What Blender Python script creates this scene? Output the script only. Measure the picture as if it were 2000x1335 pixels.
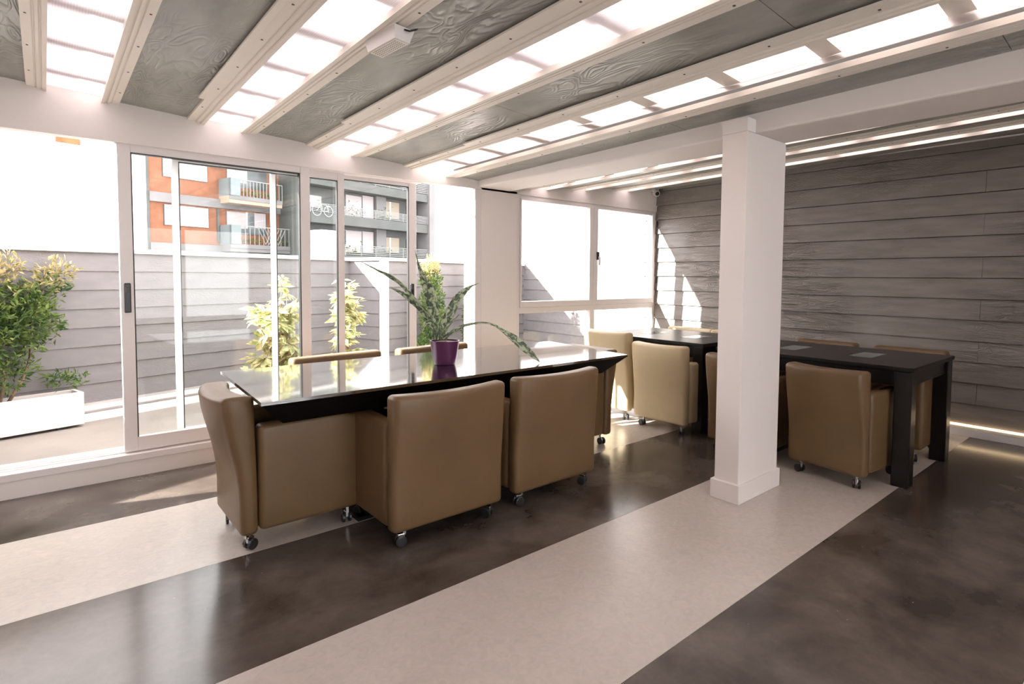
import bpy, bmesh, math, random
from mathutils import Vector, Matrix
random.seed(7)
S = bpy.context.scene
C = S.collection
for o in list(bpy.data.objects): bpy.data.objects.remove(o)

# ------------------------------------------------------------------ camera
YAW, PIT, ROL, FPX, PX, PY, CH = 0.860441, 0.0498365, 0.00774305, 1105.736, 1036.196, 594.927, 1.315
def cam_axes():
    cy, sy, cp, sp = math.cos(YAW), math.sin(YAW), math.cos(PIT), math.sin(PIT)
    f = Vector((cy*cp, sy*cp, -sp)); r = Vector((sy, -cy, 0)); u = r.cross(f)
    c, s = math.cos(ROL), math.sin(ROL)
    return c*r+s*u, -s*r+c*u, f
AR, AU, AF = cam_axes()
cd = bpy.data.cameras.new('camera'); cam = bpy.data.objects.new('camera', cd); C.objects.link(cam)
M = Matrix.Identity(4)
for i in range(3): M[i][0], M[i][1], M[i][2] = AR[i], AU[i], -AF[i]
M[2][3] = CH
cam.matrix_world = M
cd.sensor_fit = 'HORIZONTAL'; cd.sensor_width = 36; cd.lens = FPX/2000*36
cd.shift_x = (1000-PX)/2000; cd.shift_y = (PY-667.5)/2000; cd.clip_start = .05; cd.clip_end = 500
S.camera = cam
# pixel -> place helpers (distance always from a surface that the thing touches)
def ray(x, y): return AF + (x-PX)/FPX*AR - (y-PY)/FPX*AU
def on_plane(x, y, p0, ang):
    n = Vector((-math.sin(math.radians(ang)), math.cos(math.radians(ang)), 0)); d = ray(x, y); o = Vector((0, 0, CH))
    return o + d*((Vector(p0)-o).dot(n)/d.dot(n))

# ------------------------------------------------------------------ light
w = bpy.data.worlds.new('sky'); S.world = w; w.use_nodes = True
bgn = w.node_tree.nodes['Background']; bgn.inputs[0].default_value = (1.0, 0.955, 0.955, 1); bgn.inputs[1].default_value = 1.0
SUN = Vector((3.0, -1.0, -1.51)).normalized()
sd = bpy.data.lights.new('sun', 'SUN'); sd.energy = 6.0; sd.angle = math.radians(.55); sd.color = (1, .94, .88)
so = bpy.data.objects.new('sun', sd); C.objects.link(so); so.rotation_euler = SUN.to_track_quat('-Z', 'Y').to_euler(); so.location = (-6, 8, 9)
vs = S.view_settings; S.display_settings.display_device = 'sRGB'
vs.view_transform = 'Standard'; vs.look = 'None'; vs.gamma = 1; vs.use_curve_mapping = False
vs.exposure = 2.9

# ------------------------------------------------------------------ materials
MAT = {}
def nt(name):
    m = bpy.data.materials.new(name); m.use_nodes = True; MAT[name] = m
    return m, m.node_tree.nodes, m.node_tree.links
def rgb(h):
    h = h.lstrip('#'); c = [int(h[i:i+2], 16)/255 for i in (0, 2, 4)]
    return tuple((v/12.92 if v <= .04045 else ((v+.055)/1.055)**2.4) for v in c) + (1,)
def pmat(name, col, rough=.5, metal=0, var=.0, scale=8, bump=0, bscale=60, spec=.5, stretch=(1, 1, 1), coat=0, col2=None, detail=4, emit=0):
    m, N, L = nt(name); b = N['Principled BSDF']
    b.inputs['Roughness'].default_value = rough; b.inputs['Metallic'].default_value = metal
    b.inputs['Specular IOR Level'].default_value = spec; b.inputs['Coat Weight'].default_value = coat
    b.inputs['Base Color'].default_value = col
    if emit: b.inputs['Emission Color'].default_value = col; b.inputs['Emission Strength'].default_value = emit
    if var or bump or col2:
        g = N.new('ShaderNodeNewGeometry'); mp = N.new('ShaderNodeMapping'); mp.inputs['Scale'].default_value = stretch
        L.new(g.outputs['Position'], mp.inputs['Vector'])
    if var or col2:
        n = N.new('ShaderNodeTexNoise'); n.inputs['Scale'].default_value = scale; n.inputs['Detail'].default_value = detail
        L.new(mp.outputs[0], n.inputs['Vector'])
        r = N.new('ShaderNodeValToRGB'); r.color_ramp.elements[0].position = .32; r.color_ramp.elements[1].position = .68
        if col2: a, c = col, col2
        else:
            a = tuple(max(0, v*(1-var)) for v in col[:3])+(1,); c = tuple(min(1, v*(1+var)) for v in col[:3])+(1,)
        r.color_ramp.elements[0].color = a; r.color_ramp.elements[1].color = c
        L.new(n.outputs['Fac'], r.inputs[0]); L.new(r.outputs[0], b.inputs['Base Color'])
    if bump:
        n2 = N.new('ShaderNodeTexNoise'); n2.inputs['Scale'].default_value = bscale; n2.inputs['Detail'].default_value = 3
        L.new(mp.outputs[0], n2.inputs['Vector'])
        bp = N.new('ShaderNodeBump'); bp.inputs['Strength'].default_value = bump; bp.inputs['Distance'].default_value = .01
        L.new(n2.outputs['Fac'], bp.inputs['Height']); L.new(bp.outputs[0], b.inputs['Normal'])
    return m
def grain_mat(name, col, rough, along, rings, strength, var=.12, spec=.5, nscale=2.2, across=6.0):
    """embossed wood grain: contour lines of a noise field stretched along the board"""
    m, N, L = nt(name); b = N['Principled BSDF']; b.inputs['Roughness'].default_value = rough; b.inputs['Specular IOR Level'].default_value = spec
    g = N.new('ShaderNodeNewGeometry'); mp = N.new('ShaderNodeMapping')
    sc = [across, across, across]; sc['xyz'.index(along)] = 1.0
    mp.inputs['Scale'].default_value = sc; L.new(g.outputs['Position'], mp.inputs['Vector'])
    n = N.new('ShaderNodeTexNoise'); n.inputs['Scale'].default_value = nscale; n.inputs['Detail'].default_value = 2.5; n.inputs['Distortion'].default_value = .35
    L.new(mp.outputs[0], n.inputs['Vector'])
    mu = N.new('ShaderNodeMath'); mu.operation = 'MULTIPLY'; mu.inputs[1].default_value = rings; L.new(n.outputs['Fac'], mu.inputs[0])
    si = N.new('ShaderNodeMath'); si.operation = 'SINE'; L.new(mu.outputs[0], si.inputs[0])
    ab = N.new('ShaderNodeMath'); ab.operation = 'ABSOLUTE'; L.new(si.outputs[0], ab.inputs[0])
    n3 = N.new('ShaderNodeTexNoise'); n3.inputs['Scale'].default_value = 1.3; n3.inputs['Detail'].default_value = 2; L.new(g.outputs['Position'], n3.inputs['Vector'])
    r3 = N.new('ShaderNodeValToRGB'); r3.color_ramp.elements[0].position = .38; r3.color_ramp.elements[1].position = .62; L.new(n3.outputs['Fac'], r3.inputs[0])
    mm = N.new('ShaderNodeMath'); mm.operation = 'MULTIPLY'; L.new(ab.outputs[0], mm.inputs[0]); L.new(r3.outputs[0], mm.inputs[1])
    bp = N.new('ShaderNodeBump'); bp.inputs['Strength'].default_value = strength; bp.inputs['Distance'].default_value = .005
    L.new(mm.outputs[0], bp.inputs['Height']); L.new(bp.outputs[0], b.inputs['Normal'])
    n2 = N.new('ShaderNodeTexNoise'); n2.inputs['Scale'].default_value = 3; n2.inputs['Detail'].default_value = 5; L.new(mp.outputs[0], n2.inputs['Vector'])
    r = N.new('ShaderNodeValToRGB'); r.color_ramp.elements[0].position = .3; r.color_ramp.elements[1].position = .7
    r.color_ramp.elements[0].color = tuple(v*(1-var) for v in col[:3])+(1,); r.color_ramp.elements[1].color = tuple(v*(1+var) for v in col[:3])+(1,)
    L.new(n2.outputs['Fac'], r.inputs[0]); L.new(r.outputs[0], b.inputs['Base Color'])
    return m
def concrete_mat(name, dark, light, rough, specks, scale=2.6, detail=6):
    m, N, L = nt(name); b = N['Principled BSDF']
    g = N.new('ShaderNodeNewGeometry')
    n = N.new('ShaderNodeTexNoise'); n.inputs['Scale'].default_value = scale; n.inputs['Detail'].default_value = detail; n.inputs['Roughness'].default_value = .55; n.inputs['Distortion'].default_value = .25
    L.new(g.outputs['Position'], n.inputs['Vector'])
    r = N.new('ShaderNodeValToRGB'); r.color_ramp.elements[0].position = .25; r.color_ramp.elements[1].position = .8
    r.color_ramp.elements[0].color = dark; r.color_ramp.elements[1].color = light; L.new(n.outputs['Fac'], r.inputs[0])
    v = N.new('ShaderNodeTexVoronoi'); v.inputs['Scale'].default_value = 9; v.inputs['Randomness'].default_value = 1; L.new(g.outputs['Position'], v.inputs['Vector'])
    lt = N.new('ShaderNodeMath'); lt.operation = 'LESS_THAN'; lt.inputs[1].default_value = .022; L.new(v.outputs['Distance'], lt.inputs[0])
    mx = N.new('ShaderNodeMix'); mx.data_type = 'RGBA'; mx.inputs[7].default_value = specks
    sc = N.new('ShaderNodeMath'); sc.operation = 'MULTIPLY'; sc.inputs[1].default_value = .55; L.new(lt.outputs[0], sc.inputs[0])
    L.new(sc.outputs[0], mx.inputs[0]); L.new(r.outputs[0], mx.inputs[6]); L.new(mx.outputs[2], b.inputs['Base Color'])
    b.inputs['Roughness'].default_value = rough
    n2 = N.new('ShaderNodeTexNoise'); n2.inputs['Scale'].default_value = 22; n2.inputs['Detail'].default_value = 3; n2.inputs['Distortion'].default_value = 1.5; L.new(g.outputs['Position'], n2.inputs['Vector'])
    r2 = N.new('ShaderNodeValToRGB'); r2.color_ramp.elements[0].position = .30; r2.color_ramp.elements[1].position = .75
    r2.color_ramp.elements[0].color = (.93, .93, .93, 1); r2.color_ramp.elements[1].color = (1.06, 1.06, 1.06, 1); L.new(n2.outputs['Fac'], r2.inputs[0])
    m2 = N.new('ShaderNodeMix'); m2.data_type = 'RGBA'; m2.blend_type = 'MULTIPLY'; m2.inputs[0].default_value = 1
    L.new(mx.outputs[2], m2.inputs[6]); L.new(r2.outputs[0], m2.inputs[7]); L.new(m2.outputs[2], b.inputs['Base Color'])
    return m
def glass_mat(name, tint, refl=1.0):
    m, N, L = nt(name); N.remove(N['Principled BSDF']); out = N['Material Output']
    t = N.new('ShaderNodeBsdfTransparent'); t.inputs[0].default_value = tint
    gl = N.new('ShaderNodeBsdfGlossy'); gl.inputs['Roughness'].default_value = .0
    fr = N.new('ShaderNodeFresnel'); fr.inputs[0].default_value = 1.5
    mu = N.new('ShaderNodeMath'); mu.operation = 'MULTIPLY'; mu.inputs[1].default_value = refl; L.new(fr.outputs[0], mu.inputs[0])
    mx = N.new('ShaderNodeMixShader'); L.new(mu.outputs[0], mx.inputs[0]); L.new(t.outputs[0], mx.inputs[1]); L.new(gl.outputs[0], mx.inputs[2]); L.new(mx.outputs[0], out.inputs[0])
    return m
def translucent_mat(name, col, ribs=True):
    m, N, L = nt(name); N.remove(N['Principled BSDF']); out = N['Material Output']
    t = N.new('ShaderNodeBsdfTranslucent'); d = N.new('ShaderNodeBsdfDiffuse'); mx = N.new('ShaderNodeMixShader'); mx.inputs[0].default_value = .25
    g = N.new('ShaderNodeNewGeometry'); wv = N.new('ShaderNodeTexWave'); wv.bands_direction = 'X'; wv.inputs['Scale'].default_value = 32; L.new(g.outputs['Position'], wv.inputs['Vector'])
    r = N.new('ShaderNodeValToRGB'); r.color_ramp.elements[0].color = tuple(v*.86 for v in col[:3])+(1,); r.color_ramp.elements[1].color = col; L.new(wv.outputs['Fac'], r.inputs[0])
    L.new(r.outputs[0], t.inputs[0]); d.inputs[0].default_value = (.8, .78, .78, 1)
    L.new(t.outputs[0], mx.inputs[1]); L.new(d.outputs[0], mx.inputs[2]); L.new(mx.outputs[0], out.inputs[0])
    return m
def leaf_mat(name, c1, c2, scale=14, transl=.35, rough=.5):
    m, N, L = nt(name); b = N['Principled BSDF']; out = N['Material Output']; b.inputs['Roughness'].default_value = rough
    g = N.new('ShaderNodeNewGeometry'); n = N.new('ShaderNodeTexNoise'); n.inputs['Scale'].default_value = scale; n.inputs['Detail'].default_value = 2; L.new(g.outputs['Position'], n.inputs['Vector'])
    r = N.new('ShaderNodeValToRGB'); r.color_ramp.elements[0].position = .38; r.color_ramp.elements[1].position = .64
    r.color_ramp.elements[0].color = c1; r.color_ramp.elements[1].color = c2; L.new(n.outputs['Fac'], r.inputs[0]); L.new(r.outputs[0], b.inputs['Base Color'])
    t = N.new('ShaderNodeBsdfTranslucent'); L.new(r.outputs[0], t.inputs[0]); mx = N.new('ShaderNodeMixShader'); mx.inputs[0].default_value = transl
    L.new(b.outputs[0], mx.inputs[1]); L.new(t.outputs[0], mx.inputs[2]); L.new(mx.outputs[0], out.inputs[0])
    return m
def snake_mat():
    m, N, L = nt('snake_leaf'); b = N['Principled BSDF']; b.inputs['Roughness'].default_value = .38
    uv = N.new('ShaderNodeTexCoord'); mp = N.new('ShaderNodeMapping'); mp.inputs['Scale'].default_value = (2.2, 26, 1); L.new(uv.outputs['UV'], mp.inputs['Vector'])
    n = N.new('ShaderNodeTexNoise'); n.inputs['Scale'].default_value = 1.0; n.inputs['Detail'].default_value = 2; n.inputs['Distortion'].default_value = 1.2; L.new(mp.outputs[0], n.inputs['Vector'])
    r = N.new('ShaderNodeValToRGB'); r.color_ramp.elements[0].position = .44; r.color_ramp.elements[1].position = .58
    r.color_ramp.elements[0].color = rgb('#46563f'); r.color_ramp.elements[1].color = rgb('#b4bf9c'); L.new(n.outputs['Fac'], r.inputs[0])
    L.new(r.outputs[0], b.inputs['Base Color'])
pmat('plaster', (.84, .785, .76, 1), .6, bump=.08, bscale=35)
pmat('ceiling_white', (.84, .775, .70, 1), .5, bump=.04, bscale=50)
pmat('alu_white', (.80, .755, .745, 1), .35)
pmat('rubber', (.015, .015, .016, 1), .5)
pmat('black_plastic', (.02, .02, .022, 1), .35)
pmat('screw_dark', (.05, .05, .05, 1), .4, metal=.6)
concrete_mat('concrete_dark', (.024, .0155, .0112, 1), (.165, .140, .120, 1), .18, (.45, .42, .38, 1), 2.6, 5)
concrete_mat('concrete_light', (.50, .445, .395, 1), (.58, .525, .475, 1), .26, (.34, .30, .26, 1), 1.1, 1.5)
grain_mat('siding', (.225, .20, .182, 1), .36, 'y', 75, .75, .16)
grain_mat('fence_siding', (.19, .178, .184, 1), .5, 'x', 50, .25, .08)
grain_mat('ceiling_board', (.30, .30, .27, 1), .33, 'y', 70, .8, .2, across=3.2, nscale=1.6)
glass_mat('glass', (.93, .955, .95, 1), 1.0)
translucent_mat('polycarbonate', (.70, .66, .67, 1)); translucent_mat('sun_cover_clear', (.97, .95, .95, 1))
tm_ = grain_mat('table_black', (.012, .010, .010, 1), .10, 'x', 40, .03, .3, spec=1.0)
tm_.node_tree.nodes['Principled BSDF'].inputs['IOR'].default_value = 2.3
for k_, v_ in (('Coat Weight', 1), ('Coat Roughness', .05), ('Coat IOR', 1.8)): tm_.node_tree.nodes['Principled BSDF'].inputs[k_].default_value = v_
grain_mat('desk_black', (.008, .0065, .0065, 1), .30, 'y', 40, .06, .3, spec=.35)
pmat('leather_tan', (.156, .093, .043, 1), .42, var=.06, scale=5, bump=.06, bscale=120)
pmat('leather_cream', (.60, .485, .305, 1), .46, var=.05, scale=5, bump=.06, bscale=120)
pmat('under_black', (.004, .0035, .0035, 1), .6, spec=.1)
pmat('chrome', (.65, .65, .66, 1), .18, metal=1)
pmat('frosted_glass', (.16, .19, .19, 1), .12, spec=.8)
pmat('pot_purple', (.085, .012, .065, 1), .28, spec=.6)
pmat('soil', (.32, .25, .20, 1), .9, var=.5, scale=70, bump=.6, bscale=90)
snake_mat()
leaf_mat('shrub_leaf', rgb('#3d5a2c'), rgb('#7d9048'), 9)
leaf_mat('shrub_leaf_sunlit', rgb('#8f8a55'), rgb('#cdb98c'), 20)  # paler leaf colour that paints sunlight onto the shrub tops
leaf_mat('variegated_leaf', rgb('#84925a'), rgb('#e2d2a4'), 22)
pmat('bark', (.30, .20, .13, 1), .8, var=.3, scale=30)
pmat('planter_white', (.80, .76, .75, 1), .6, bump=.05)
pmat('patio_floor', (.24, .21, .185, 1), .6, var=.1, scale=3, bump=.1)
pmat('white_paint', (.80, .77, .76, 1), .7)
pmat('led_plastic', (.85, .82, .75, 1), .4)
pmat('brick_orange', (.20, .078, .040, 1), .85, var=.16, scale=2.5, detail=6)
pmat('render_white', (.78, .74, .72, 1), .8, var=.04, scale=.7)
pmat('render_cream', (.36, .25, .19, 1), .8)
pmat('slab_grey', (.15, .147, .15, 1), .8, var=.12, scale=.8)
pmat('facade_grey', (.07, .075, .072, 1), .75, var=.12, scale=.8)
pmat('facade_dark', (.05, .052, .05, 1), .7)
pmat('balcony_panel', (.14, .17, .178, 1), .5)
pmat('blind_white', (.36, .33, .345, 1), .6)
pmat('curtain', (.36, .325, .33, 1), .8)
pmat('far_pane', (.07, .085, .09, 1), .15, spec=.7)
pmat('far_rail', (.21, .22, .22, 1), .5)
pmat('beige_panel', (.27, .225, .175, 1), .7)
pmat('old_brick', (.17, .085, .035, 1), .9, var=.4, scale=3)
pmat('ground', (.25, .24, .23, 1), .9)
def led_mat():
    m, N, L = nt('led_light'); b = N['Principled BSDF']; b.inputs['Base Color'].default_value = (.9, .8, .6, 1)
    b.inputs['Emission Color'].default_value = (1, .72, .42, 1); b.inputs['Emission Strength'].default_value = .7
led_mat()

# ------------------------------------------------------------------ mesh helpers
def link(name, me, mat, parent=None, smooth=False):
    o = bpy.data.objects.new(name, me); C.objects.link(o)
    if mat: me.materials.append(MAT[mat])
    if parent: o.parent = parent
    if smooth:
        for p in me.polygons: p.use_smooth = True
    return o
def done(bm, name, mat, parent=None, smooth=False):
    me = bpy.data.meshes.new(name); bmesh.ops.recalc_face_normals(bm, faces=bm.faces[:]); bm.to_mesh(me); bm.free()
    return link(name, me, mat, parent, smooth)
def tag(o, label, cat=None, group=None, kind=None):
    if label: o['label'] = label
    if cat: o['category'] = cat
    if group: o['group'] = group
    if kind: o['kind'] = kind
    return o
def struct(o): o['kind'] = 'structure'; return o
def empty(name, loc=(0, 0, 0), rz=0):
    o = bpy.data.objects.new(name, None); C.objects.link(o); o.location = loc; o.rotation_euler = (0, 0, rz); o.empty_display_size = .1
    return o
def badd(bm, a, b, bev=0, mtx=None):
    """axis box from corner a to corner b"""
    x0, y0, z0 = a; x1, y1, z1 = b
    v = [bm.verts.new(p) for p in ((x0, y0, z0), (x1, y0, z0), (x1, y1, z0), (x0, y1, z0), (x0, y0, z1), (x1, y0, z1), (x1, y1, z1), (x0, y1, z1))]
    f = [bm.faces.new([v[i] for i in q]) for q in ((3, 2, 1, 0), (4, 5, 6, 7), (0, 1, 5, 4), (1, 2, 6, 5), (2, 3, 7, 6), (3, 0, 4, 7))]
    if bev:
        es = list({e for q in f for e in q.edges})
        r = bmesh.ops.bevel(bm, geom=es, offset=bev, segments=2, affect='EDGES', profile=.5)
        v = list({vv for q in r['faces'] for vv in q.verts} | {vv for vv in v if vv.is_valid})
    if mtx is not None: bmesh.ops.transform(bm, matrix=mtx, verts=v)
    return v
def box(name, a, b, mat, parent=None, bev=0, mtx=None):
    bm = bmesh.new(); badd(bm, a, b, bev, mtx); return done(bm, name, mat, parent)
def hexa(bm, lo, hi):
    """lo, hi: 4 corner points each"""
    v = [bm.verts.new(p) for p in list(lo)+list(hi)]
    for q in ((3, 2, 1, 0), (4, 5, 6, 7), (0, 1, 5, 4), (1, 2, 6, 5), (2, 3, 7, 6), (3, 0, 4, 7)): bm.faces.new([v[i] for i in q])
    return v
def loft(bm, secs, cap=True, closed=True):
    rows = [[bm.verts.new(p) for p in s] for s in secs]; n = len(rows[0])
    for a, b in zip(rows, rows[1:]):
        for i in range(n if closed else n-1):
            j = (i+1) % n; bm.faces.new((a[i], a[j], b[j], b[i]))
    if cap and closed: bm.faces.new(rows[0][::-1]); bm.faces.new(rows[-1])
    return rows
def rrect(hx, hy, r, n=4):
    r = min(r, hx*.98, hy*.98); P = []
    for cx, cy, a0 in ((hx-r, hy-r, 0), (-hx+r, hy-r, 90), (-hx+r, -hy+r, 180), (hx-r, -hy+r, 270)):
        for k in range(n+1):
            a = math.radians(a0+90*k/n); P.append((cx+r*math.cos(a), cy+r*math.sin(a)))
    return P
def soft_slab(bm, cx, cy, hx, hy, z0, z1, r, re, nz=6, fn=None, sub=1):
    secs = []
    lev = [(z0+re*(1-math.cos(a)), re*(1-math.sin(a))) for a in [math.pi/2*k/4 for k in range(5)]]
    lev += [(z0+re+(z1-z0-2*re)*k/nz, 0) for k in range(1, nz)]
    lev += [(z1-z+z0, i) for z, i in lev[4::-1]]
    for z, ins in lev:
        P = rrect(hx-ins, hy-ins, max(r-ins, .006))
        Q = []
        for i, p in enumerate(P):
            q = P[(i+1) % len(P)]; Q.append(p)
            d = math.hypot(q[0]-p[0], q[1]-p[1]); k = int(d/.06) if sub else 0
            k = (6 if abs(q[0]-p[0]) > .1 else 0) if sub else 0
            for t in range(1, k): Q.append((p[0]+(q[0]-p[0])*t/k, p[1]+(q[1]-p[1])*t/k))
        pts = [Vector((cx+a, cy+b, z)) for a, b in Q]
        if fn: pts = [fn(p) for p in pts]
        secs.append(pts)
    loft(bm, secs)
def lathe(bm, prof, n=24, cx=0, cy=0):
    secs = [[(cx+r*math.cos(2*math.pi*i/n), cy+r*math.sin(2*math.pi*i/n), z) for i in range(n)] for r, z in prof]
    loft(bm, secs)
def tube(bm, pts, rad, n=6):
    pts = [Vector(p) for p in pts]; secs = []
    for i, p in enumerate(pts):
        d = (pts[min(i+1, len(pts)-1)]-pts[max(i-1, 0)]).normalized()
        a = d.cross(Vector((0, 0, 1))) if abs(d.z) < .95 else d.cross(Vector((1, 0, 0))); a.normalize(); b = d.cross(a)
        r = rad[i] if isinstance(rad, (list, tuple)) else rad
        secs.append([p+a*r*math.cos(2*math.pi*k/n)+b*r*math.sin(2*math.pi*k/n) for k in range(n)])
    loft(bm, secs)
def copy_tree(o, parent=None):
    c = o.copy(); C.objects.link(c); c.parent = parent
    for ch in list(o.children): copy_tree(ch, c)
    return c
def smooth_by_angle(o, ang=40):
    me = o.data
    for p in me.polygons: p.use_smooth = True
    try: me.set_sharp_from_angle(angle=math.radians(ang))
    except Exception: pass
    return o

# ------------------------------------------------------------------ floor
XL, XR, YB, YF = -3.2, 5.87, -3.4, 4.41
floor = struct(box('floor', (XL, YB, -.16), (XR+.15, YF+.02, -.02), 'slab_grey'))
edges = [YF+.02, 3.70, 2.835, 1.988, 1.146, .30, -.55, -1.4, -2.25, YB]
for i, (a, b) in enumerate(zip(edges, edges[1:])):
    o = box('floor_stripe', (XL, b+.0008, -.02), (XR+.15, a-.0008, 0), 'concrete_dark' if i % 2 == 0 else 'concrete_light', floor)

# ------------------------------------------------------------------ ceiling geometry
def zc(x, y=YF):
    base = 2.415-.062*(x+.15) if x < 3.3 else 2.195+.092*(x-3.5)
    return base + .018*(YF-y)
SKY = [(-2.31, -2.07), (-1.53, -1.29), (-.75, -.51), (.042, .297), (.854, 1.084), (1.64, 1.887), (2.44, 2.771), (3.79, 4.0), (4.40, 4.58), (5.09, 5.31)]
TRIM = [(-.048, .042), (.297, .387), (.755, .854), (1.084, 1.184), (1.534, 1.64), (1.887, 1.995), (2.348, 2.44), (2.771, 2.896),
        (3.72, 3.79), (4.0, 4.07), (4.33, 4.40), (4.58, 4.66), (5.03, 5.09), (5.31, 5.40)]
for a, b in SKY[:3]: TRIM += [(a-.09, a), (b, b+.09)]
PAN = [(-.42, -.048), (.387, .755), (1.184, 1.534), (1.995, 2.348), (2.896, 3.14), (3.50, 3.72), (4.07, 4.33), (4.66, 5.03), (5.40, 5.90), (-1.2, -.84), (-1.98, -1.62), (-3.2, -2.40)]
def strip(bm, x0, x1, y0, y1, d0, d1):
    """slab following the ceiling slope between offsets d0 (below) and d1 (above)"""
    lo = [(x, y, zc(x, y)+d0) for x, y in ((x0, y0), (x1, y0), (x1, y1), (x0, y1))]
    hi = [(x, y, zc(x, y)+d1) for x, y in ((x0, y0), (x1, y0), (x1, y1), (x0, y1))]
    return hexa(bm, lo, hi)
bm = bmesh.new()
for a, b in PAN: strip(bm, a-.05, b+.05, YB, YF+.06, .022, .10)
ceiling = struct(done(bm, 'ceiling', 'slab_grey'))
for i, (a, b) in enumerate(PAN):
    y = YF+.02; k = 0
    first = [.9, 2.0, 1.25, 1.75, .7, 1.6][i % 6]
    while y > YB+.05:
        L_ = first if k == 0 else 1.6
        y2 = max(YB, y-L_)
        bm = bmesh.new(); strip(bm, a-.03, b+.03, y2+.0015, y-.0015, 0, .02); done(bm, 'ceiling_panel', 'ceiling_board', ceiling); y = y2; k += 1
# skylights: polycarbonate sheets under cross purlins
purl = [4.13-.50*k for k in range(15)]
for i, (a, b) in enumerate(SKY):
    if i == 6:      # the loose sheet, slid to one side
        bm = bmesh.new(); rows = []
        for k in range(41):
            y = YF+.02-(YF-YB)*k/40; t = min(1, max(0, (3.7-y)/1.7)); t = t*t*(3-2*t)
            sag = -.012*math.sin(k*.9)*t
            x0 = a-.01+(b-a)*.70*t
            rows.append([(x0, y, zc(x0, y)+.012-.012*t+sag), ((x0+b)/2, y, zc((x0+b)/2, y)+.02), (b+.01, y, zc(b, y)+.022)])
        loft(bm, rows, closed=False); done(bm, 'skylight_sheet', 'polycarbonate', ceiling)
        bm = bmesh.new(); strip(bm, a-.06, b+.06, YB, YF+.06, .24, .246); done(bm, 'sun_cover_sheet', 'sun_cover_clear', ceiling)  # added cover that keeps direct sun out of the open skylight
        for y in [.13+.49*k for k in range(-6, 9)]:
            bm = bmesh.new(); strip(bm, a-.02, b+.02, y-.05, y+.04, .035, .16); done(bm, 'purlin', 'ceiling_white', ceiling)
        bm = bmesh.new(); strip(bm, a-.03, a-.004, YB, YF, .022, .22); done(bm, 'side_joist', 'render_cream', ceiling)
        bm = bmesh.new(); strip(bm, b+.004, b+.03, YB, YF, .03, .22); done(bm, 'side_joist', 'ceiling_white', ceiling)
    else:
        bm = bmesh.new(); strip(bm, a-.02, b+.02, YB, YF+.02, .012, .018); done(bm, 'skylight_sheet', 'polycarbonate', ceiling)
        for y in purl:
            bm = bmesh.new(); strip(bm, a-.04, b+.04, y-.055, y+.035, .05, .10); done(bm, 'purlin', 'ceiling_white', ceiling)
# fluted timber trims beside every skylight
for i, (a, b) in enumerate(TRIM):
    wd = b-a; prof = [(0, .0), (0, -.016), (.40, -.018), (.44, -.013), (.50, -.013), (.54, -.022), (.66, -.024), (.70, -.018), (.76, -.018), (.80, -.027), (1, -.028), (1, .0)]
    flip = any(abs(a-q) < .002 for _, q in SKY)      # trim on the right of its skylight: mirrored
    bm = bmesh.new(); secs = []
    for y in (YF+.01, YB):
        s = []
        for u, d in prof:
            x = (b-u*wd) if flip else (a+u*wd)
            s.append((x, y, zc(x, y)+d))
        secs.append(s)
    loft(bm, secs); tr = struct(done(bm, 'trim_%d' % (i+1), 'ceiling_white'))
    bm = bmesh.new(); xs = (b-.2*wd) if flip else (a+.2*wd)
    y = YF-.25-random.random()*.2
    while y > -.5:
        z = zc(xs, y)-.0165
        badd(bm, (xs-.0045, y-.0045, z-.002), (xs+.0045, y+.0045, z+.004)); y -= .42
    tag(done(bm, 'screws', 'screw_dark', tr), None, kind='stuff')
for i, xx in enumerate((.755, 1.534, 2.348)):           # loose cover strips beside the trims
    bm = bmesh.new(); strip(bm, xx-.035, xx-.004, YB, 3.85-.2*i, -.022, -.012)
    struct(done(bm, 'trim_%d' % (len(TRIM)+1+i), 'ceiling_white'))

# ------------------------------------------------------------------ walls
HW = 2.135
bm = bmesh.new()
def header(x0, x1, t=.08):
    hexa(bm, [(x0, YF, HW), (x1, YF, HW), (x1, YF+t, HW), (x0, YF+t, HW)], [(x0, YF, zc(x0)+.05), (x1, YF, zc(x1)+.05), (x1, YF+t, zc(x1)+.05), (x0, YF+t, zc(x0)+.05)])
header(XL-.2, 3.3); header(3.3, 3.5, .08); header(3.5, XR+.2, .08)
badd(bm, (3.172, YF, 0), (3.607, YF+.08, HW+.02), 0)                      # pier
badd(bm, (XL-.2, YF, 0), (-1.7, YF+.2, HW+.02), 0)
badd(bm, (3.6, YF, 0), (XR+.1, YF+.2, .15), 0)
wall_front = struct(done(bm, 'wall_front', 'plaster'))
bm = bmesh.new(); badd(bm, (-1.7, YF, 0), (3.175, YF+.24, .105)); struct(done(bm, 'wall_sill', 'plaster'))
bm = bmesh.new(); badd(bm, (-1.7, YF-.012, .105), (3.175, YF+.24, .15), .004)
for yy in (4.462, 4.512, 4.562): badd(bm, (-1.7, yy-.004, .15), (3.175, yy+.004, .158))
struct(done(bm, 'trim_40', 'alu_white'))
bm = bmesh.new(); badd(bm, (XL-.2, YB-.2, 0), (XL, YF, 2.75)); struct(done(bm, 'wall_left', 'plaster'))
bm = bmesh.new()
for a, b, c, d in ((XL-.2, XR+.2, 0, .5), (XL-.2, XR+.2, 2.15, 2.75), (XL-.2, -1.5, .5, 2.15), (3.2, XR+.2, .5, 2.15)): badd(bm, (a, YB-.2, c), (b, YB, d))
struct(done(bm, 'wall_back', 'plaster'))
wb = struct(box('fill_window', (-1.5, YB-.14, .5), (3.2, YB-.13, 2.15), 'glass'))  # unseen window added to bring fill light onto the chair backs
for k in range(5):
    x = -1.5+4.7*k/4; box('fill_window_frame', (x-.03, YB-.17, .5), (x+.03, YB-.09, 2.15), 'alu_white', wb)
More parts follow.
